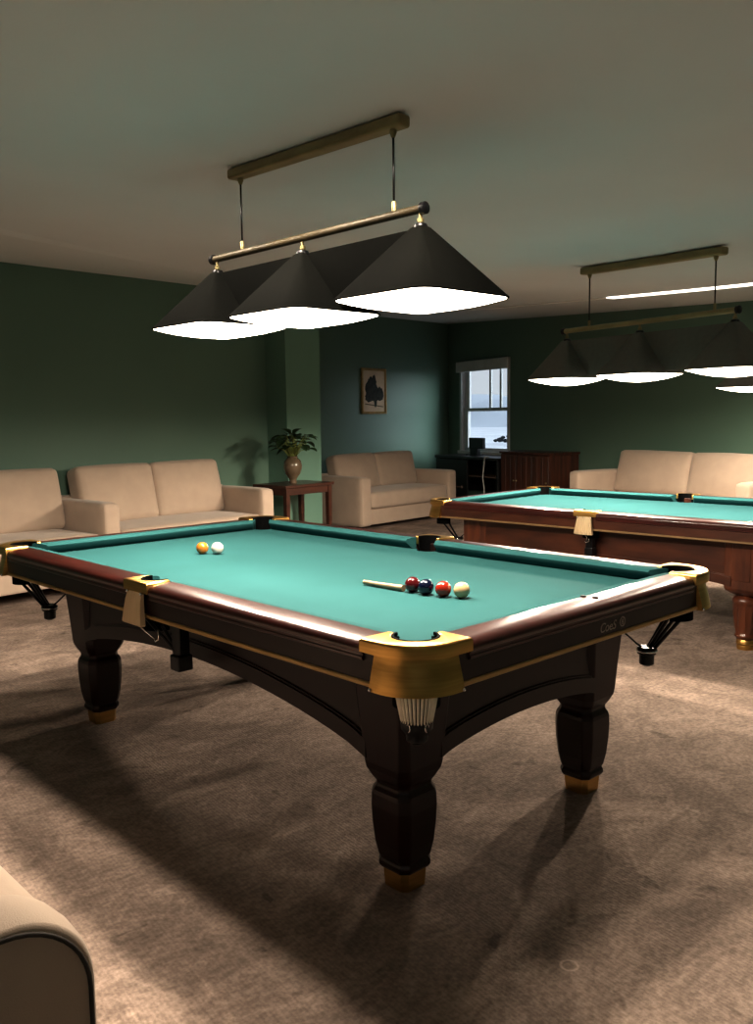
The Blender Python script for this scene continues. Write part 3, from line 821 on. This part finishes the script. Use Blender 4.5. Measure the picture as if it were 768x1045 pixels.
bm = B(); box(bm, -w_+.03, w_-.03, -.012, -.002, -h_+.03, h_-.03); pr = obj('print', bm, M['paper'], fr)
bm = B()
def blob(cx, cz, rx, rz, n=22, jit=.16):
    bm.faces.new([bm.verts.new((cx+rx*math.cos(2*PI*k/n)*(1+random.uniform(-jit,jit)), -.0128-random.uniform(0,.0008), cz+rz*math.sin(2*PI*k/n)*(1+random.uniform(-jit,jit)))) for k in range(n)])
random.seed(5)
for b_ in ((-.11,.02,.075,.15),(-.12,-.09,.08,.07),(.0,.10,.05,.13),(.02,-.03,.09,.14),(.13,-.04,.08,.10),(.03,-.16,.03,.07),(-.07,.15,.04,.06)): blob(*b_)
obj('printed_tree', bm, M['ink'], pr)
bm = B(); bm.faces.new([bm.verts.new((x,-.0124,z)) for x, z in ((-.2,-.175),(.2,-.215),(.2,-.23),(-.2,-.19))]); obj('printed_ground', bm, M['inkmid'], pr)

# ------------------------------------------------------------------ desk, cabinet, monitor, cable by the window
def wall_thing(name, label, cat, s, off):
    p = PW + dW*s + nW*off
    return thing(name, label, cat, (p.x, p.y, 0), math.atan2(nW.y, nW.x)+PI/2)     # local -y faces the room, +x runs along the wall towards the near side or far side
# local x of these things runs along -dW
dk = wall_thing('desk', 'black desk with a shelf standing under the window', 'desk', 4.465, .29)
bm = B(); box(bm, -.81,.81,-.26,.26, .745,.785, .005, 1); obj('desk_top', bm, M['blackwood'], dk)
for x in (-.80,.75):
    bm = B(); box(bm, x, x+.05, -.24,.24, 0,.745, .004, 1); obj('side_panel', bm, M['blackwood'], dk)
bm = B(); box(bm, -.75,.75,.20,.22,.25,.745); obj('back_panel', bm, M['blackwood'], dk)
bm = B(); box(bm, .05,.75,-.22,.20,.50,.515); obj('shelf', bm, M['shelfedge'], dk)
bm = B(); box(bm, -.75,.05,-.245,-.22,.20,.735, .004, 1); dd = obj('door', bm, M['blackwood'], dk)
bm = B(); tube(bm, [(-.52,-.262,.335),(-.12,-.262,.335)], .007, 8); bmesh.ops.create_uvsphere(bm, u_segments=12, v_segments=8, radius=.02, matrix=Matrix.Translation((-.08,-.255,.335))); obj('handle', bm, M['shelfedge'], dd, True)
cb = wall_thing('cabinet', 'low reddish wooden cabinet with vertical boards to the right of the window', 'cabinet', 3.105, .27)
bm = B(); box(bm, -.52,.52,-.23,.24,.05,.86, .006, 2); obj('body', bm, M['cab'], cb)
bm = B(); box(bm, -.535,.535,-.26,.25,.86,.89, .006, 2); obj('cabinet_top', bm, M['cab'], cb)
bm = B(); box(bm, -.48,.48,-.2,.2,0,.05); obj('plinth', bm, M['feet'], cb)
for k in range(3):
    x = -.51+.342*k
    bm = B(); box(bm, x+.004, x+.338, -.25,-.23,.08,.85, .003, 1)
    for j in range(3): box(bm, x+.008+.110*j, x+.113+.110*j, -.256,-.249,.10,.83, .003, 1)
    d_ = obj('door', bm, M['cab'], cb)
    bm = B(); bmesh.ops.create_uvsphere(bm, u_segments=10, v_segments=8, radius=.012, matrix=Matrix.Translation((x+(.03 if k % 2 else .31), -.27, .5))); obj('knob', bm, M['bronze'], d_, True)
mo = wall_thing('desk_monitor', 'small black monitor turned aside on the desk in front of the window', 'monitor', 4.66, .20); mo.location.z = .785
bm = B(); box(bm, -.16,.19,-.03,.03,.10,.262, .008, 2); obj('screen', bm, M['blackmetal'], mo)
bm = B(); box(bm, -.14,.05,-.025,.035,.012,.11, .004, 1); obj('stand', bm, M['blackmetal'], mo)
bm = B(); box(bm, -.16,.07,-.08,.08,0,.014, .004, 1); obj('base', bm, M['blackmetal'], mo)
bm = B()
p0 = PW + dW*3.93 + nW*.557
tube(bm, [(p0.x+.055, p0.y-.015, .795),(p0.x+.003, p0.y, .797),(p0.x-.012, p0.y-.0,.78),(p0.x-.02,p0.y+.01,.65),(p0.x-.02,p0.y+.03,.5),(p0.x-.02,p0.y+.0,.35),(p0.x-.02,p0.y+.02,.15),(p0.x-.02,p0.y,.009)], .008, 8)
tag(obj('cable', bm, M['cable'], None, True), 'thin white cable hanging over the front edge of the black desk', 'cable')

# ------------------------------------------------------------------ camera
f_px, yaw, pitch, roll = 904.049, .813660253, .107255423, -.0135840865
cd = bpy.data.cameras.new('camera'); cam = bpy.data.objects.new('camera', cd); C.objects.link(cam)
cd.sensor_fit = 'HORIZONTAL'; cd.sensor_width = 36; cd.lens = 36*f_px/768; cd.clip_start = .05; cd.clip_end = 300
fw = Vector((math.cos(yaw)*math.cos(pitch), math.sin(yaw)*math.cos(pitch), -math.sin(pitch)))
rt = Vector((math.sin(yaw), -math.cos(yaw), 0)); up = rt.cross(fw)
c_, s_ = math.cos(roll), math.sin(roll)
r2 = rt*c_ + up*s_; u2 = up*c_ - rt*s_
cam.matrix_world = Matrix(((r2.x,u2.x,-fw.x,-1.52185348),(r2.y,u2.y,-fw.y,-1.47525971),(r2.z,u2.z,-fw.z,1.38020921),(0,0,0,1)))
bpy.context.scene.camera = cam

# ------------------------------------------------------------------ light
w = bpy.data.worlds.new('overcast_sky'); bpy.context.scene.world = w; w.use_nodes = True
nt = w.node_tree; bg = nt.nodes['Background']
tc = node(nt, 'ShaderNodeTexCoord'); sp = node(nt, 'ShaderNodeSeparateXYZ'); cr = node(nt, 'ShaderNodeValToRGB')
nt.links.new(tc.outputs['Generated'], sp.inputs[0]); nt.links.new(sp.outputs['Z'], cr.inputs[0])
cr.color_ramp.elements[0].color = (.68,.71,.75,1); cr.color_ramp.elements[1].color = (.45,.54,.68,1); cr.color_ramp.elements[1].position = .7
nt.links.new(cr.outputs[0], bg.inputs['Color']); bg.inputs['Strength'].default_value = 1.05
# added unseen spots with no fitting, lighting the floor around the front table
for y in (.55, 1.40, 2.25):
    l = bpy.data.lights.new('added_floor_spot', 'SPOT'); l.energy = 85; l.spot_size = R(165); l.spot_blend = .5
    l.shadow_soft_size = .10; l.color = (1,.87,.73)
    o = bpy.data.objects.new('added_floor_spot', l); C.objects.link(o); o.location = (.52, y, ceil_z(y)-.03)
def area(name, loc, rot, size, power, col):
    l = bpy.data.lights.new(name, 'AREA'); l.size = size; l.energy = power; l.color = col
    o = bpy.data.objects.new(name, l); C.objects.link(o); o.location = loc; o.rotation_euler = rot
# added fill light behind the camera, out of view, to lift the ceiling
area('added_ceiling_fill', (-2.5,-2.7,1.5), (PI,0,0), .4, 14, (1,.84,.80))
sn = bpy.data.lights.new('overcast_daylight', 'SUN'); sn.energy = 7.0; sn.angle = R(60); sn.color = (.86,.95,1)
so_ = bpy.data.objects.new('overcast_daylight', sn); C.objects.link(so_)
so_.rotation_euler = Vector((-.66,.72,-.26)).to_track_quat('-Z','Y').to_euler()
sc = bpy.context.scene
sc.view_settings.view_transform = 'Standard'; sc.view_settings.look = 'None'
sc.view_settings.exposure = .19; sc.view_settings.gamma = .81
sc.cycles.max_bounces = 8; sc.cycles.diffuse_bounces = 5; sc.cycles.use_denoising = True
